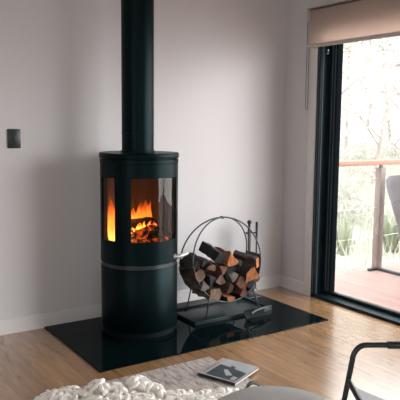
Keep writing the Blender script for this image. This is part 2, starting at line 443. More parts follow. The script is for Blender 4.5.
tp = MB(); tp.lathe([(.1, 1.104), (.243, 1.104), (.243, 1.108), (.2525, 1.108), (.2525, 1.126), (.236, 1.127), (.236, 1.133), (.254, 1.134), (.2565, 1.138), (.2565, 1.160), (.252, 1.166), (.1, 1.167)], SC, 96)
tp.build('top_plate', M['stove'], st)
kn = MB(); a2 = math.radians(34); kn.ball((SC[0]+math.sin(a2)*.250, SC[1]-math.cos(a2)*.250, 1.126), .009); kn.build('air_control', M['stove'], st)
FC = (SC[0], SC[1]+.018)
fl = MB(); fl.lathe([(.108, 1.165), (.112, 1.167), (.112, 1.176), (.103, 1.178), (.103, 1.288), (.1055, 1.2885), (.1055, 1.2945), (.103, 1.295), (.103, ZC)], FC, 64)
fl.build('flue_pipe', M['stove'], st)
fb = MB()
fb.arc(SC, .205, .232, .56, 1.03, 108, 252)
fb.lathe([(.005, .50), (.228, .50), (.228, .585), (.12, .592), (.005, .592)], SC)
fb.lathe([(.005, 1.035), (.232, 1.035), (.232, 1.055), (.005, 1.055)], SC)
fb.build('firebox_lining', M['firebrick'], st)

# burning logs, ember bed and flames
def rough_log(p, q, r, mat, name, seg=14, wedge=0.0):
    p, q = Vector(p), Vector(q); m_ = MB(); n = 9
    pts = [p.lerp(q, i/(n-1)) + Vector((0, 0, .006*math.sin(i*1.3))) for i in range(n)]
    rad = [r*(.82 if i in (0, n-1) else 1)*(1+.08*math.sin(i*2.1)) for i in range(n)]
    m_.tube(pts, rad, seg)
    return m_.build(name, mat, None, jit=(30, .008))
tag(rough_log((-1.685, -.315, .712), (-1.375, -.285, .690), .033, M['char'], 'burning_log'), 'charred log lying level across the back of the fire', 'log', 'logs burning in the stove')
tag(rough_log((-1.66, -.44, .638), (-1.40, -.37, .665), .032, M['ember'], 'burning_log'), 'glowing log at the front of the fire', 'log', 'logs burning in the stove')
tag(rough_log((-1.60, -.29, .625), (-1.42, -.475, .635), .026, M['char'], 'burning_log'), 'dark log lying front to back low in the fire', 'log', 'logs burning in the stove')
em = MB()
for i in range(70):
    a_ = random.random()*2*PI; rr_ = .19*math.sqrt(random.random())
    em.ball((SC[0]+rr_*math.cos(a_), SC[1]+rr_*math.sin(a_), .598+random.random()*.012), .016+random.random()*.01, (1, .8, .6), 8)
tag(em.build('ember_bed', M['ember'], None, jit=(60, .006)), 'bed of glowing embers on the stove firebox floor', 'embers', None, 'stuff')
def tongue(mb, base, h, w, lean=(0, 0), seg=8, ph=0):
    n = 9; rs = []
    for i in range(n):
        t = i/(n-1)
        rad = w*(math.sin(PI*min(1, .16+.84*t))**.8)*(1-t*.55) + .0008
        ox = lean[0]*t + .014*math.sin(ph+t*5)*t; oy = lean[1]*t + .01*math.cos(ph+t*4)*t
        rs.append([(base[0]+ox+math.cos(2*PI*k/seg)*rad, base[1]+oy+math.sin(2*PI*k/seg)*rad*.55, base[2]+h*t) for k in range(seg)])
    mb.rings(rs)
fm = MB()
for k in range(17):
    t = k/16
    x = -1.715 + .30*t; yb = -.25 + .03*math.sin(k*2.3)
    tongue(fm, (x, yb, .655), (.115 + .10*math.exp(-((x+1.43)/.045)**2) + .06*math.exp(-((x+1.70)/.04)**2))*random.uniform(.85, 1.1), .036 + .014*random.random(), (random.uniform(-.02, .025), 0), ph=random.random()*6)
for (x, y, z, h_, w_) in ((-1.72,-.37,.60,.27,.036),(-1.705,-.33,.60,.30,.042),(-1.69,-.28,.62,.27,.042),(-1.675,-.41,.61,.17,.032)):
    tongue(fm, (x, y, z), h_, w_, (random.uniform(-.01, .02), 0), ph=random.random()*6)
fo = fm.build('fire_flame', M['flame']); tag(fo, 'tall orange flames rising behind the logs in the stove', 'flame', None, 'stuff')
fm = MB()
for i in range(16):
    t = i/15
    tongue(fm, (-1.65+.25*t, -.43+.07*t + random.uniform(-.03, .03), .640+.02*t), random.uniform(.035, .075), random.uniform(.012, .02), (random.uniform(-.015, .015), 0), ph=random.random()*6)
fo = fm.build('fire_flame', M['flame_low']); tag(fo, 'short bright yellow flames licking the front log in the stove', 'flame', None, 'stuff')

fl_ = bpy.data.lights.new('fire_glow', 'POINT'); fl_.energy = 3.0; fl_.color = (1.0, .36, .08); fl_.shadow_soft_size = .05
flo = bpy.data.objects.new('fire_glow', fl_); COL.objects.link(flo); flo.location = (SC[0]-.06, SC[1]+.03, .80)

# ------------------------------------------------------------------ log rack on its tray
tr = MB()
TX0, TX1, TY0, TY1 = -1.195, -.535, -.528, -.165
tr.box(TX0, TX1, TY0, TY1, HZ, HZ+.006, .001)
for (x0, x1, y0, y1) in ((TX0, TX1, TY0, TY0+.008), (TX0, TX1, TY1-.008, TY1), (TX0, TX0+.008, TY0+.008, TY1-.008), (TX1-.008, TX1, TY0+.008, TY1-.008)):
    tr.box(x0, x1, y0, y1, HZ+.006, HZ+.022, .002)
M['tray'] = pbr('satin_dark_tray', (0.016, 0.027, 0.031), 0.32, spec=0.4)
tag(tr.build('log_tray', M['tray']), 'shallow dark metal tray under the round log rack', 'tray')
TZ = HZ + .006
rk = thing('log_rack', (-.87, -.36, TZ), 'round black hoop firewood rack full of split logs right of stove', 'log rack')
HX, HR, HCZ = -.875, .290, .407
def hoop_pt(side, a):
    """a = 0 at the bottom, the two hoops lean together at the top"""
    x = HX + HR*math.sin(a); z = HCZ - HR*math.cos(a)
    k = (z - (HCZ-HR)) / (2*HR)
    spread = .120*(1-k)**.6 + .005
    return (x, -.365 - side*spread, z)
for sd in (1, -1):
    MB().tube([hoop_pt(sd, 2*PI*i/72) for i in range(72)], .0052, 10, loop=True).build('hoop', M['hoop'], rk)
c_ = MB(); rs = []
for i in range(33):
    a_ = math.radians(-92 + 184*i/32)
    p0, p1 = Vector(hoop_pt(1, a_)), Vector(hoop_pt(-1, a_))
    n_ = Vector((math.sin(a_), 0, -math.cos(a_)))
    rs.append([p0 - n_*.004, p1 - n_*.004, p1 - n_*.0015, p0 - n_*.0015])
c_.rings(rs); c_.build('sling_plate', M['black'], rk)
for sd, lab in ((1, 0), (-1, 0)):
    for sx in (-1, 1):
        p0 = Vector(hoop_pt(sd, math.radians(42*sx if sx > 0 else -38)))
        foot = Vector((-.85 + sx*.235, -.365 - sd*.125, TZ+.005))
        lg = MB(); lg.tube([p0, p0.lerp(foot, .9), foot, foot + Vector((sx*.012, -sd*.012, 0))], .005, 8); lg.build('leg', M['hoop'], rk)
MB().cyl((HX, -.378, HCZ+HR), (HX, -.352, HCZ+HR), .010).build('hoop_clamp', M['hoop'], rk)

# split logs from a near cut end to a far end
def split_log(near, far, r, shape, colr, roll, label, bark=True):
    near, far = Vector(near), Vector(far); L = (far-near).length
    if shape == 'round': prof = [(math.cos(2*PI*i/14)*r*random.uniform(.92, 1.05), math.sin(2*PI*i/14)*r*random.uniform(.92, 1.05)) for i in range(14)]; nb = 14
    elif shape == 'half':
        prof = [(math.cos(PI*i/9)*r, math.sin(PI*i/9)*r*.95-.3*r) for i in range(10)]; nb = 9
    elif shape == 'block':
        prof = [(-r, -.8*r), (0, -.9*r), (.95*r, -.75*r), (r, .1*r), (.8*r, .85*r), (-.1*r, .8*r), (-.9*r, .75*r), (-.95*r, 0)]; nb = 5
    else:  # wedge with its sharp edge down at roll 0
        arc_ = [(math.sin(math.radians(t))*1.75*r, math.cos(math.radians(t))*1.75*r - .95*r) for t in (-36, -20, 0, 20, 36)]
        prof = arc_ + [(0.45*r, -.3*r), (0, -1.05*r), (-.42*r, -.35*r)]; nb = 4
    Y_ = (far-near).normalized(); X_ = Y_.cross(Vector((0, 0, 1))).normalized(); Z_ = X_.cross(Y_)
    cr_, sr_ = math.cos(math.radians(roll)), math.sin(math.radians(roll))
    b = MB(); n = 8; rings_ = []
    tilt = random.uniform(-.25, .25), random.uniform(-.25, .25)
    for i in range(n):
        t = i/(n-1); s_ = 1 + .06*math.sin(i*1.7+near.x*30)
        ox, oz = random.uniform(-.003, .003), random.uniform(-.003, .003)
        ring = []
        for px, pz in prof:
            x_, z_ = (px*cr_ + pz*sr_)*s_ + ox, (-px*sr_ + pz*cr_)*s_ + oz
            e_ = (px*tilt[0] + pz*tilt[1]) if i == 0 else 0
            ring.append(near + X_*x_ + Z_*z_ + Y_*(L*t + e_ + (random.uniform(-.005, .005) if i in (0, n-1) else 0)))
        rings_.append(ring)
    rv = [[b.bm.verts.new(p) for p in rg] for rg in rings_]
    m_ = len(prof)
    for A, B in zip(rv, rv[1:]):
        for i in range(m_):
            j = (i+1) % m_
            b._f([A[i], A[j], B[j], B[i]], 1 if (i < nb and bark) else 0)
    b._f(list(reversed(rv[0])), 0); b._f(rv[-1], 0)
    o = b.build('split_log', [M['w_'+colr], M['bark']], None, sharp=25, jit=(46, .008))
    tag(o, label, 'log', 'split logs in the round rack')
    return o
def fb_(x, z, y0=-.49, L=.215, dx=0, dz=0):
    z -= .010
    return ((x, y0, z), (x+dx, y0+L, z+dz))
LOGS = [
 # bottom layer
 (*fb_(-1.010, .194), .046, 'block', 'tan', 8, 'tan squarish split log at bottom left of rack, left of the lowest log'),
 (*fb_(-.880, .150, -.50), .036, 'half', 'orange', 185, 'orange-brown half log lying lowest in the rack'),
 (*fb_(-.768, .176, -.495), .036, 'wedge', 'red', 60, 'reddish split log at lower right, beside the lowest log'),
 (*fb_(-1.092, .268, -.485), .040, 'wedge', 'grey', 170, 'pale grey triangular split log at the left edge of rack'),
 (*fb_(-.688, .216, -.48), .034, 'round', 'dark', 0, 'dark barked log low on right edge of rack'),
 # second layer
 (*fb_(-.893, .226, -.505), .043, 'half', 'brown', 105, 'brown oval half log in the middle of rack above the lowest log'),
 (*fb_(-1.028, .290, -.485), .042, 'wedge', 'dark', 30, 'charcoal-dark split log between the grey triangle and the middle logs'),
 (*fb_(-.966, .296, -.495), .042, 'wedge', 'brown', 190, 'brown wedge left of the grey faced log mid rack'),
 (*fb_(-.785, .250, -.505, .215, .01), .040, 'block', 'red', 35, 'rusty brown split log standing between grey and orange logs'),
 (*fb_(-1.122, .345, -.475), .042, 'block', 'brown', -20, 'brown split log at upper left just inside the rack'),
 # third layer
 (*fb_(-.868, .304, -.51), .042, 'wedge', 'grey', 10, 'grey faced split log in the centre of the pile'),
 (*fb_(-.716, .300, -.525, .24, .03), .070, 'wedge', 'orange', -70, 'large bright orange fractured log at right of the pile'),
 (*fb_(-1.036, .382, -.485, .215, -.02, .01), .040, 'half', 'tan', 20, 'light brown split log near top left below the long dark log'),
 (*fb_(-.950, .366, -.495), .038, 'wedge', 'red', 130, 'red-brown wedge just below the orange peaked log'),
 (*fb_(-.650, .262, -.49), .030, 'block', 'brown', 15, 'brown split log under the large orange log at right'),
 (*fb_(-1.062, .368, -.44, .17), .040, 'half', 'dark', 0, 'dark log set back in the gap near the upper left of the pile'),
 (*fb_(-.842, .345, -.44, .17), .040, 'half', 'dark', 0, 'dark log set back below the orange peaked log'),
 # top
 ((-.885, -.51, .418), (-.905, -.33, .436), .052, 'wedge', 'orange', 172, 'orange split log with a peaked top at the centre of the pile'),
 ((-.972, -.50, .436), (-1.005, -.335, .492), .043, 'block', 'dark', 24, 'big dark barked log tilted up on top left of pile'),
 ((-1.085, -.475, .412), (-1.118, -.32, .435), .040, 'half', 'dark', -10, 'dark split log left of the tilted top log'),
 ((-1.148, -.46, .396), (-1.160, -.31, .408), .036, 'wedge', 'dark', 80, 'dark log at far left top of the pile against the hoop'),
 ((-.628, -.47, .362), (-.716, -.31, .402), .038, 'round', 'orange', 0, 'dark round log with orange cut end at top right of pile'),
 ((-.770, -.45, .370), (-.800, -.28, .388), .036, 'half', 'dark', 40, 'dark log lying under the round ended log at top right'),
]
for lg in LOGS: split_log(*lg)

# ------------------------------------------------------------------ fire tools behind the rack
ts = thing('fire_tool_stand', (-.455, -.15, HZ), 'black fire tool stand post behind the log rack', 'fire tool stand')
p = MB(); p.box(-.530, -.375, -.215, -.085, HZ, HZ+.012, .003); p.build('base', M['black'], ts)
p = MB(); p.tube([(-.458, -.15, HZ+.012), (-.458, -.15, .59)], .010, 12); p.build('post', M['black'], ts)
p = MB(); p.ball((-.458, -.15, .600), .018); p.build('knob', M['black'], ts)
p = MB(); p.tube([(-.500, -.165, .528), (-.492, -.163, .515), (-.478, -.158, .518), (-.458, -.15, .522), (-.43, -.157, .517), (-.40, -.163, .513), (-.392, -.165, .525)], .0065, 8); p.build('hook_bar', M['black'], ts)
pk = thing('fire_poker', (-.402, -.172, HZ), 'slim black poker hanging right of the tool stand post', 'poker')
p = MB(); p.tube([(-.402, -.172, .47), (-.402, -.172, .10), (-.402, -.172, .075), (-.388, -.172, .06)], [.005, .005, .005, .002], 8); p.build('shaft', M['black'], pk)
p = MB(); p.tube([(-.402, -.172, .46), (-.402, -.172, .595), (-.402, -.172, .602)], [.0085, .011, .006], 12); p.build('handle', M['black'], pk)
sh = thing('fire_shovel', (-.48, -.18, HZ), 'black fire shovel hanging at the tool stand behind the logs', 'shovel')
p = MB(); p.tube([(-.483, -.178, .21), (-.483, -.178, .45)], .005, 8); p.build('shaft', M['black'], sh)
p = MB(); p.tube([(-.483, -.178, .44), (-.483, -.178, .565), (-.483, -.178, .572)], [.008, .011, .006], 12); p.build('handle', M['black'], sh)
p = MB(); rs = []
for i in range(7):
    t = i/6; z = .21 - .15*t; w_ = .012+.038*min(1, t*2.2); y = -.178 - .012*math.sin(t*PI*.7)
    rs.append([(-.483-w_, y-.010, z), (-.483, y, z), (-.483+w_, y-.010, z), (-.483+w_, y-.0075, z), (-.483, y+.0025, z), (-.483-w_, y-.0075, z)])
p.rings(rs); p.build('blade', M['black'], sh)
br = thing('fire_brush', (-.42, -.125, HZ), 'black fire brush hanging low behind the right of log rack', 'brush')
p = MB(); p.tube([(-.425, -.122, .20), (-.425, -.122, .50)], .005, 8); p.build('shaft', M['black'], br)
p = MB(); p.box(-.450, -.400, -.138, -.106, .085, .20, .008); p.build('bristle_head', M['black'], br)

# ------------------------------------------------------------------ small ash pan in front of the tray
ap = thing('ash_pan', (-.72, -.60, HZ), 'small black metal pan with long bar handle on hearth before the log tray', 'ash pan')
A0 = Vector((-.80, -.64, 0)); 
p = MB(); rs = []
prof = [(0, 0), (.05, .004), (.075, .03), (.082, .062), (.078, .062), (.071, .032), (.048, .010), (0, .006)]
for i in range(9):
    t = i/8; x = -.835 + .17*t; s_ = .72 + .28*math.sin(PI*min(1, .25+t*.6))
    rs.append([(x, -.665 + py*s_*1.0, HZ+.0005 + pz) for py, pz in prof])
p.rings(rs); p.build('pan', M['stove_dark'], ap)
p = MB(); p.tube([(-.83, -.662, HZ+.058), (-.76, -.632, HZ+.064), (-.66, -.600, HZ+.060), (-.580, -.572, HZ+.050), (-.574, -.570, HZ+.049)], [.008, .009, .0095, .0095, .006], 12); p.build('handle', M['black'], ap)

# ------------------------------------------------------------------ rug, magazine, pouf, throw, chair
RX1, RY1 = -1.434, -1.04
rg = MB(); nx, ny = 60, 40
rg.box(-3.1, RX1, -3.2, RY1, .0005, .011, .004)
ro = rg.build('area_rug', M['rug']); tag(ro, 'grey beige woven rug on oak floor in front of the hearth', 'rug')
RZ = .011
mg = thing('magazine', (-1.48, -1.29, RZ), 'magazine with slate and pale cover lying on the rug corner', 'magazine')
PA, PB, PC, PD = [Vector(v) for v in ((-1.639, -1.234, 0), (-1.401, -1.132, 0), (-1.310, -1.345, 0), (-1.552, -1.452, 0))]
U = (PB-PA); V = (PD-PA)
def mq(u, v, z): q = PA + U*u + V*v; return (q.x, q.y, z)
def mpoly(mb, pts, z0, z1):
    mb.rings([[mq(u, v, z0) for u, v in pts], [mq(u, v, z1) for u, v in pts]])
T = .015
p = MB(); mpoly(p, [(.006, .006), (.994, .006), (.994, .994), (.006, .994)], RZ+.001, RZ+T-.001); p.build('pages', M['paper'], mg)
p = MB(); mpoly(p, [(0, 0), (1, 0), (1, 1), (0, 1)], RZ+T-.001, RZ+T); mpoly(p, [(0, 0), (1, 0), (1, 1), (0, 1)], RZ, RZ+.001); 
cv = p.build('cover', M['mag_pale'], mg)
z1 = RZ+T+.0004
p = MB(); mpoly(p, [(-.012, 0), (0, 0), (0, 1), (-.012, 1)], RZ, RZ+T); mpoly(p, [(0, 1), (1, 1), (1, 1.004), (0, 1.004)], RZ+T-.004, RZ+T); p.build('spine', M['mag_dark'], mg)
p = MB(); mpoly(p, [(.04, .17), (.66, .17), (.62, .50), (.54, .95), (.04, .95)], RZ+T, z1); p.build('cover_picture', M['mag_dark'], cv)
p = MB(); mpoly(p, [(.66, .17), (.96, .17), (.96, .95), (.54, .95), (.62, .50)], RZ+T, z1); mpoly(p, [(.20, .62), (.44, .40), (.50, .46), (.28, .74)], z1, z1+.0004); mpoly(p, [(.08, .80), (.26, .78), (.24, .91), (.08, .91)], z1, z1+.0004); p.build('cover_picture', M['mag_light'], cv)
p = MB(); mpoly(p, [(.60, .46), (.72, .44), (.70, .56), (.58, .60)], z1, z1+.0004); mpoly(p, [(.10, .045), (.10, .05), (.9, .05), (.9, .045)], z1-.0004, z1)
xx = .12
for wd in (.07, .05, .075, .06, .05, .07, .06):
    mpoly(p, [(xx, .06), (xx+.014, .06), (xx+.014, .125), (xx, .125)], RZ+T, z1)
    mpoly(p, [(xx+.014, .06), (xx+wd, .06), (xx+wd, .075), (xx+.014, .075)], RZ+T, z1)
    xx += wd + .025
p.build('cover_print', M['mag_ink'], cv)

pf = thing('pouf', (-2.10, -2.42, RZ), 'round grey woven pouf on the rug beside the magazine', 'pouf')
PC_, PR, PH = (-2.105, -2.42), .265, .42
prof = [(.01, RZ+.001), (PR*.80, RZ+.001), (PR*.92, RZ+.02), (PR*.99, .10), (PR*1.02, .20), (PR*1.0, .29), (PR*.96, .350), (PR*.89, .385), (PR*.76, .408), (PR*.45, .420), (.01, .424)]
p = MB(); p.lathe(prof, PC_, 64); p.build('cushion', M['fabric_grey'], pf)
p = MB(); p.tube([(PC_[0]+PR*.972*math.cos(2*PI*i/64), PC_[1]+PR*.972*math.sin(2*PI*i/64), .337) for i in range(64)], .005, 8, loop=True); p.build('piping', M['fabric_grey'], pf)

lp = MB(); pa, pb = Vector((-2.072, -2.204, .392)), Vector((-2.008, -2.228, .392)); rs = []
for i in range(13):
    t = i/12; q = pa.lerp(pb, t) + Vector((.012*math.sin(PI*t), .030*math.sin(PI*t), .012*math.sin(PI*t)))
    rs.append([q + Vector(v) for v in ((-.006, -.012, -.002), (.006, .012, -.002), (.006, .012, .002), (-.006, -.012, .002))])
lp.rings(rs); lp.build('strap_loop', M['fabric_loop'], pf)

# chunky knit throw: a rumpled mound covered in fat wool stitches
def mound(x, y):
    h = 0.0
    for cx, cy, rx, ry, hh in BUMPS:
        q = ((x-cx)/rx)**2 + ((y-cy)/ry)**2
        if q < 1: h = max(h, hh*(1-q)**.55)
    return h
BUMPS = [(-2.43,-1.13,.06,.06,.04), (-2.36,-1.19,.11,.10,.065), (-2.29,-1.25,.09,.10,.07), (-2.225,-1.27,.075,.09,.108), (-2.17,-1.32,.07,.09,.098),
         (-2.05,-1.33,.075,.09,.108), (-2.0,-1.38,.06,.09,.085), (-1.92,-1.49,.13,.10,.045), (-1.81,-1.55,.12,.10,.045), (-1.70,-1.58,.09,.09,.05),
         (-2.25,-1.50,.28,.25,.085), (-1.95,-1.72,.35,.22,.075)]
kn_ = MB(); rows = 0
y = -1.08
while y > -1.95:
    x = -2.50 + .02*(rows % 2); rows += 1
    while x < -1.50:
        h = mound(x, y)
        if h > .012:
            e_ = .01
            gx = (mound(x+e_, y) - mound(x-e_, y))/(2*e_); gy = (mound(x, y+e_) - mound(x, y-e_))/(2*e_)
            nrm = Vector((-gx, -gy, 1)).normalized()
            q = nrm.to_track_quat('Z', 'Y')
            for sgn in (-1, 1):
                rot = (q.to_matrix() @ Matrix.Rotation(sgn*.62 + random.uniform(-.25, .25), 3, 'Z'))
                off = q @ Vector((sgn*.0115, 0, 0))
                kn_.ball(Vector((x, y, RZ + max(.012, h*.92))) + off + Vector((random.uniform(-.004, .004), random.uniform(-.004, .004), random.uniform(-.006, .010))), .0175, (.74, 1.5, .85), 10, rot)
        x += .043
    y -= .036
bs = MB(); g_ = 40
rv = {}
for i in range(g_+1):
    for j in range(g_+1):
        x_, y_ = -2.5 + 1.05*i/g_, -1.9 + .88*j/g_
        h = mound(x_, y_)
        if h > .004: rv[i, j] = kn_.bm.verts.new((x_, y_, RZ + h*.66))
for (i, j) in list(rv):
    if all(k in rv for k in ((i+1, j), (i+1, j+1), (i, j+1))): kn_._f([rv[i, j], rv[i+1, j], rv[i+1, j+1], rv[i, j+1]])
tag(kn_.build('knitted_throw', M['wool']), 'cream chunky knit throw heaped on floor and rug', 'blanket')

# folding arm chair, black tube frame with pale canvas
cr = thing('armchair', (-1.75, -2.65, 0), 'black tube framed armchair with pale grey canvas seat', 'armchair')
FD = Vector((-.85, .53, 0)).normalized(); LD = Vector((-.53, -.85, 0)).normalized()
AZ = .60
P0 = Vector((-1.787, -2.505, 0))
def cp(f, l, z): q = P0 + FD*f + LD*l; return Vector((q.x, q.y, z))
TR = .0095
for sd, l in ((0, 0.0), (1, .56)):
    b = MB(); pts = [cp(-.52, l, AZ-.002)]
    for i in range(9):
        a_ = PI/2*i/8*.93; pts.append(cp(.0 + .045*math.sin(a_), l, AZ - .055*(1-math.cos(a_))))
    pts += [cp(.062, l, .44), cp(.085, l, .30), cp(.125, l, .012)]
    b.tube(pts, TR, 12)
    b.build('arm_frame', M['black'], cr)
    p = MB(); p.tube([cp(-.075, l, AZ), cp(-.40, l, AZ)], .0135, 14); p.build('arm_pad', M['black'], cr)
    b = MB(); b.tube([cp(-.55, l, AZ+.01), cp(-.50, l, .45), cp(-.60, l, .012)], TR, 10); b.build('rear_leg', M['black'], cr)
    b = MB(); b.tube([cp(-.52, l, AZ), cp(-.68, l, .98)], TR, 10); b.build('back_post', M['black'], cr)
b = MB(); b.tube([cp(.058, .005, .475), cp(.05, .10, .455), cp(.05, .46, .455), cp(.058, .555, .475)], TR, 10); b.build('seat_rail', M['black'], cr)
b = MB(); b.tube([cp(-.5, .005, .40), cp(-.5, .555, .40)], TR, 10); b.build('seat_rail', M['black'], cr)
b = MB(); rs = []
for i in range(13):
    t = i/12
    f_ = .045 - .545*t; sag = .06*math.sin(PI*t)
    rs.append([cp(f_, .025 + .51*k/6, .462 - .06*t - sag - .012*math.sin(PI*k/6)) for k in range(7)] + [cp(f_, .025 + .51*k/6, .454 - .06*t - sag - .012*math.sin(PI*k/6)) for k in range(6, -1, -1)])
b.rings(rs); b.build('seat', M['sling'], cr)
b = MB(); rs = []
for i in range(9):
    t = i/8
    rs.append([cp(-.505 - .165*t - .03*math.sin(PI*t), .02 + .52*k/6, .45 + .50*t) for k in range(7)] + [cp(-.513 - .165*t - .03*math.sin(PI*t), .02 + .52*k/6, .45 + .50*t) for k in range(6, -1, -1)])
b.rings(rs); b.build('backrest', M['sling'], cr)

# ------------------------------------------------------------------ deck, railing, covered furniture
struct(MB().box(.142, 5.0, -6.5, .16, -.10, -.012).build('floor_deck', M['deck']), 'pale timber deck outside the sliding door')
rl = thing('deck_railing', (2.0, .06, 0), 'timber deck railing with square posts beyond the glass door', 'railing')
MB().box(.16, 5.0, .02, .10, .985, 1.030, .006).build('top_rail', M['timber_rail'], rl)
for x in (1.275, 2.75, 4.25):
    po = MB().box(x-.034, x+.034, .03, .098, -.012, .955, .004).build('post', M['timber_post'], rl)
    MB().box(x-.012, x+.012, .05, .078, .950, .990).build('rail_bracket', M['black'], po)
w_ = MB()
for z in (.30, .58, .86): 
    MB().tube([(.16, .064, z), (5.0, .064, z)], .0016, 6).build('wire', M['steel'], rl)

cv = thing('covered_furniture', (1.25, -.45, -.012), 'tall outdoor furniture under grey fabric cover on the deck', 'covered furniture')
p = MB(); rs = []; n = 28
CX, CY = 1.315, -.46
for i in range(15):
    t = i/14; z = .10 + .82*t
    hw = .15 + .18*t; hd = .15 + .19*t
    if t > .93: hw *= .93; hd *= .93
    ring = []
    for k in range(n):
        a_ = 2*PI*k/n; ca, sa = math.cos(a_), math.sin(a_)
        e_ = .55
        sx = math.copysign(abs(ca)**e_, ca); sy = math.copysign(abs(sa)**e_, sa)
        fold = 1 + .05*math.sin(5*a_ + 3*t) + .03*math.sin(11*a_ - 5*t) * (1-t)
        ring.append((CX + hw*sx*fold + .03*t, CY + hd*sy*fold, z + (.03*math.sin(2*a_+.6) if i == 14 else 0)))
    rs.append(ring)
p.rings(rs); p.build('fabric_cover', M['cover'], cv, jit=(5, .03))
for fx, fy in ((1.24, -.62), (1.48, -.62), (1.48, -.36), (1.24, -.36)):
    p = MB(); p.tube([(fx, fy, -.006), (fx*.8+.272, fy*.8-.096, .13)], .022, 10); p.build('timber_foot', M['timber_rail'], cv)
p = MB(); p.box(1.20, 1.235, -.45, .02, -.012, .012, .003); p.box(1.10, 1.24, -.005, .025, -.012, .012, .003)
tag(p.build('floor_bar', M['black']), 'black metal bar lying on deck between railing post and covered furniture', 'metal bar')

# ------------------------------------------------------------------ garden and trees
CAM = Vector((-3.4134, -3.9157, 1.35))
def ground_z(x, y):
    d = max(0.0, (x*.75 + y*.66) - 1.2)
    side = noise.noise(Vector((x*.25, y*.25, 0)))*.25
    return -.45 + .11*d + .016*max(0, d-3)**1.65 + side*min(1, d/4)
g = MB(); gv = {}
for i in range(61):
    for j in range(61):
        x = -14 + 56*i/60; y = .35 + 45*(j/60)**1.5
        gv[i, j] = g.bm.verts.new((x, y, ground_z(x, y)))
for i in range(60):
    for j in range(60): g._f([gv[i, j], gv[i+1, j], gv[i+1, j+1], gv[i, j+1]])
go = g.build('ground_hillside', M['earth']); struct(go, 'dry grassy hillside beyond the deck')

def leaf(mb, p, s, rng, droop=.6):
    d = Vector((rng.uniform(-1, 1), rng.uniform(-1, 1), rng.uniform(-1, .5) - droop*.4)).normalized()
    u = d.cross(Vector((rng.uniform(-1, 1), rng.uniform(-1, 1), rng.uniform(-1, 1)))).normalized()
    a, b_, c = p - d*s, p + u*s*.28, p + d*s
    mb._f([mb.bm.verts.new(q) for q in (a, b_, c, p - u*s*.28)])

def tree(pos, h, rng, label, leafk, nleaf, spread, name='gum_tree', thick=.06):
    x, y = pos; z = ground_z(x, y)
    t = thing(name, (x, y, z), label, 'tree', 'trees on the hillside')
    tr_ = MB(); tips = []
    lean = Vector((rng.uniform(-.12, .12), rng.uniform(-.12, .12), 1))
    trunk = [Vector((x, y, z-.1)) + lean*h*k/7 + Vector((noise.noise(Vector((x, y, k*.7)))*.12*h*.25*k/7, noise.noise(Vector((y, x, k*.7+9)))*.12*h*.25*k/7, 0)) for k in range(8)]
    tr_.tube(trunk, [thick*(1-.11*k) for k in range(8)], 8)
    to = tr_.build('trunk', M['gumbark'], t)
    bb = MB()
    for k in range(11):
        b0 = trunk[2 + k % 6].lerp(trunk[min(7, 3 + k % 6)], rng.random())
        a_ = rng.random()*2*PI; L = h*rng.uniform(.16, .34)*spread
        p1 = b0 + Vector((math.cos(a_)*L*.5, math.sin(a_)*L*.5, L*.45)); p2 = p1 + Vector((math.cos(a_+rng.uniform(-.7, .7))*L*.45, math.sin(a_+rng.uniform(-.7, .7))*L*.45, L*rng.uniform(.1, .5)))
        p3 = p1 + Vector((math.cos(a_+1.3)*L*.4, math.sin(a_+1.3)*L*.4, L*.3))
        bb.tube([b0, p1, p2], [thick*.38, thick*.24, thick*.1], 5); bb.tube([p1, p3], [thick*.2, thick*.08], 5)
        tips += [p2, p3, p1.lerp(p2, .5)]
    tips.append(trunk[-1])
    bb.build('branch', M['gumbark'], t)
    fo_ = MB()
    for k in range(int(nleaf*2.6)):
        c = rng.choice(tips)
        p = c + Vector((rng.gauss(0, 1), rng.gauss(0, 1), rng.gauss(0, .75)))*h*.065*spread
        leaf(fo_, p, rng.uniform(.035, .075)*(1 + h*.06), rng)
    fo_.build('foliage', M[leafk], t)

VD = Vector((.75, .66, 0)).normalized(); VS = Vector((-.66, .75, 0)).normalized()
def at(dist, side): q = CAM + VD*dist + VS*side; return (q.x, q.y)
rng = random.Random(3)
TREES = [(9.6, .45, 3.2, 'leaf_b', 400, 'slender pale gum tree nearest the railing, left beside the door frame'),
         (11.0, -.55, 3.6, 'leaf_a', 500, 'gum tree with loose crown above the covered furniture'),
         (12.5, -.05, 4.0, 'leaf_b', 600, 'pale gum tree behind the railing post'),
         (13.5, 1.3, 4.6, 'leaf_a', 900, 'gum tree hidden partly by the left of the door frame'),
         (14.0, -1.3, 4.8, 'leaf_a', 1000, 'gum tree at the right limit of the view through the door'),
         (15.5, .55, 5.2, 'leaf_b', 1300, 'wide pale gum tree at the left of the far row'),
         (16.5, -.5, 5.6, 'leaf_a', 1500, 'greyish gum tree in the middle of the far row'),
         (18.0, .1, 6.2, 'leaf_b', 1700, 'pale tall gum tree at the back centre of the hillside'),
         (19.0, 1.5, 6.4, 'leaf_b', 1700, 'tall gum tree at the back left of the hillside'),
         (19.5, -1.6, 6.4, 'leaf_a', 1800, 'tall gum tree at the back right of the hillside'),
         (22.0, .8, 7.4, 'leaf_a', 2200, 'hazy tree on hilltop, left of the centre gum'),
         (22.5, -.7, 7.6, 'leaf_b', 2200, 'hazy tree on hilltop, right of the centre gum'),
         (12.0, 3.0, 4.5, 'leaf_a', 700, 'gum tree behind the wall, far left of the door'),
         (12.5, -3.2, 4.5, 'leaf_b', 700, 'gum tree out past the right end of the railing')]
for dist, side, h_, lk, nl, lab in TREES: tree(at(dist, side), h_*.58, rng, lab, lk, nl, 1.7, thick=.045)

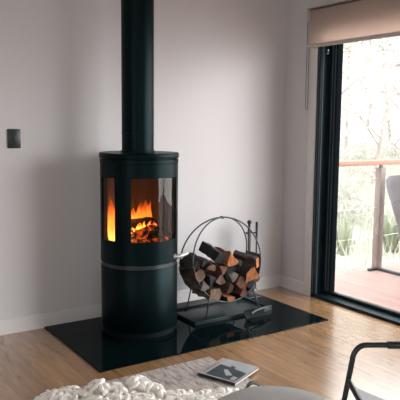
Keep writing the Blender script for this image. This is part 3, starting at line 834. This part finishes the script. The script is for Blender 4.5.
def tuft(pos, r, h, n, mat, name, label, cat, group, grow=0):
    x, y = pos; z = ground_z(x, y); b = MB()
    for k in range(n):
        a_ = rng.random()*2*PI; q = r*math.sqrt(rng.random())*.35
        p0 = Vector((x+q*math.cos(a_), y+q*math.sin(a_), z-.03)); L = h*rng.uniform(.6, 1.1)
        o_ = Vector((math.cos(a_), math.sin(a_), 0)); w_ = Vector((-math.sin(a_), math.cos(a_), 0))*(.012 + .01*grow)
        p1 = p0 + o_*r*.35 + Vector((0, 0, L*.7)); p2 = p0 + o_*r*rng.uniform(.7, 1.2) + Vector((0, 0, L*rng.uniform(.6, 1)))
        v = [b.bm.verts.new(t_) for t_ in (p0-w_, p0+w_, p1+w_*.8, p1-w_*.8)]
        b._f(v); b._f([v[3], v[2], b.bm.verts.new(p2)])
    tag(b.build(name, mat), label, cat, group)
tuft(at(7.9, .27), .20, .62, 34, M['leaf_c'], 'strappy_plant', 'green strappy leaved plant low beside the black door frame', 'plant', 'plants below the deck')
tuft(at(8.2, -.30), .30, .60, 60, M['leaf_c'], 'strappy_plant', 'green strappy leaved plant right of the railing post', 'plant', 'plants below the deck', 1)
gr = MB()
for k in range(5200):
    d_ = 5.6 + 10*rng.random()**1.3; s_ = rng.uniform(-.22, .22)*d_
    x, y = at(d_, s_)
    if y < .40: continue
    z = ground_z(x, y); a_ = rng.random()*2*PI; h_ = rng.uniform(.10, .34); o_ = Vector((math.cos(a_), math.sin(a_), 0))*h_*.5; w_ = Vector((-math.sin(a_), math.cos(a_), 0))*.008*(1+d_*.06)
    p0 = Vector((x, y, z-.01))
    gr._f([gr.bm.verts.new(t_) for t_ in (p0-w_, p0+w_, p0+o_+Vector((0, 0, h_)))])
tag(gr.build('hillside_grass', M['leaf_d']), 'pale dry grass covering the slope beyond the deck', 'grass', None, 'stuff')
sb = MB()
for k in range(46):
    d_ = rng.uniform(8.5, 17); s_ = rng.uniform(-.2, .2)*d_; x, y = at(d_, s_)
    if y < .8: continue
    z = ground_z(x, y); r_ = rng.uniform(.25, .6)
    for q in range(150):
        leaf(sb, Vector((x + rng.gauss(0, r_*.5), y + rng.gauss(0, r_*.5), z + abs(rng.gauss(0, r_*.8)))), rng.uniform(.04, .08), rng)
tag(sb.build('scrub', M['leaf_a']), 'pale scrubby undergrowth between the trees on the slope', 'undergrowth', None, 'stuff')

# ------------------------------------------------------------------ sky light
wd = bpy.data.worlds.new('overcast_sky'); scene.world = wd; wd.use_nodes = True
nt = wd.node_tree
for n in list(nt.nodes): nt.nodes.remove(n)
out = N(nt, 'ShaderNodeOutputWorld'); bg = N(nt, 'ShaderNodeBackground', Strength=6.7)
tc = N(nt, 'ShaderNodeTexCoord'); sx = N(nt, 'ShaderNodeSeparateXYZ'); rp = N(nt, 'ShaderNodeValToRGB')
rp.color_ramp.elements[0].position = 0.0; rp.color_ramp.elements[0].color = (1.0, 0.985, 0.97, 1)
rp.color_ramp.elements[1].position = 1.0; rp.color_ramp.elements[1].color = (0.90, 0.95, 1.0, 1)
nt.links.new(tc.outputs['Generated'], sx.inputs[0]); nt.links.new(sx.outputs['Z'], rp.inputs[0])
nt.links.new(rp.outputs[0], bg.inputs[0]); nt.links.new(bg.outputs[0], out.inputs[0])

sun = bpy.data.lights.new('hazy_sun', 'SUN'); sun.energy = 1.5; sun.angle = 0.40; sun.color = (1.0, .97, 1.0)
so = bpy.data.objects.new('hazy_sun', sun); COL.objects.link(so)
so.rotation_euler = Vector((.70, -.70, .15)).to_track_quat('Z', 'Y').to_euler()

# light portals at the glazed openings (they emit nothing, they only steer sampling of the sky)
def portal(loc, rot, sx_, sy_):
    l = bpy.data.lights.new('sky_portal', 'AREA'); l.shape = 'RECTANGLE'; l.size = sx_; l.size_y = sy_; l.cycles.is_portal = True
    o = bpy.data.objects.new('sky_portal', l); COL.objects.link(o); o.location = loc; o.rotation_euler = rot
portal((.16, (DY0+DY1)/2, DH/2), (0, PI/2, 0), DH, DY0-DY1)
portal((XL-.16, (LW[0]+LW[1])/2, (LW[2]+LW[3])/2), (0, -PI/2, 0), LW[3]-LW[2], LW[1]-LW[0])
portal(((RW[0]+RW[1])/2, YB-.16, (RW[2]+RW[3])/2), (PI/2, 0, 0), RW[1]-RW[0], RW[3]-RW[2])

# ------------------------------------------------------------------ camera and colour management
cam = bpy.data.cameras.new('camera'); cam.lens = 56.19; cam.sensor_width = 36; cam.sensor_fit = 'HORIZONTAL'; cam.clip_start = .05; cam.clip_end = 300
co = bpy.data.objects.new('camera', cam); COL.objects.link(co)
co.matrix_world = Matrix(((0.83422317, 0.05883469, -0.54827929, -3.41340956), (-0.55134605, 0.10602809, -0.82751168, -3.91571299), (0.00944661, 0.99262104, 0.12088936, 1.35), (0, 0, 0, 1)))
scene.camera = co
vs = scene.view_settings
scene.display_settings.display_device = 'sRGB'
vs.view_transform = 'Standard'; vs.look = 'None'; vs.gamma = 1.0; vs.use_curve_mapping = False; vs.exposure = 0.20
cy = scene.cycles
cy.use_denoising = True; cy.max_bounces = 10; cy.diffuse_bounces = 6; cy.transparent_max_bounces = 16; cy.sample_clamp_indirect = 8.0
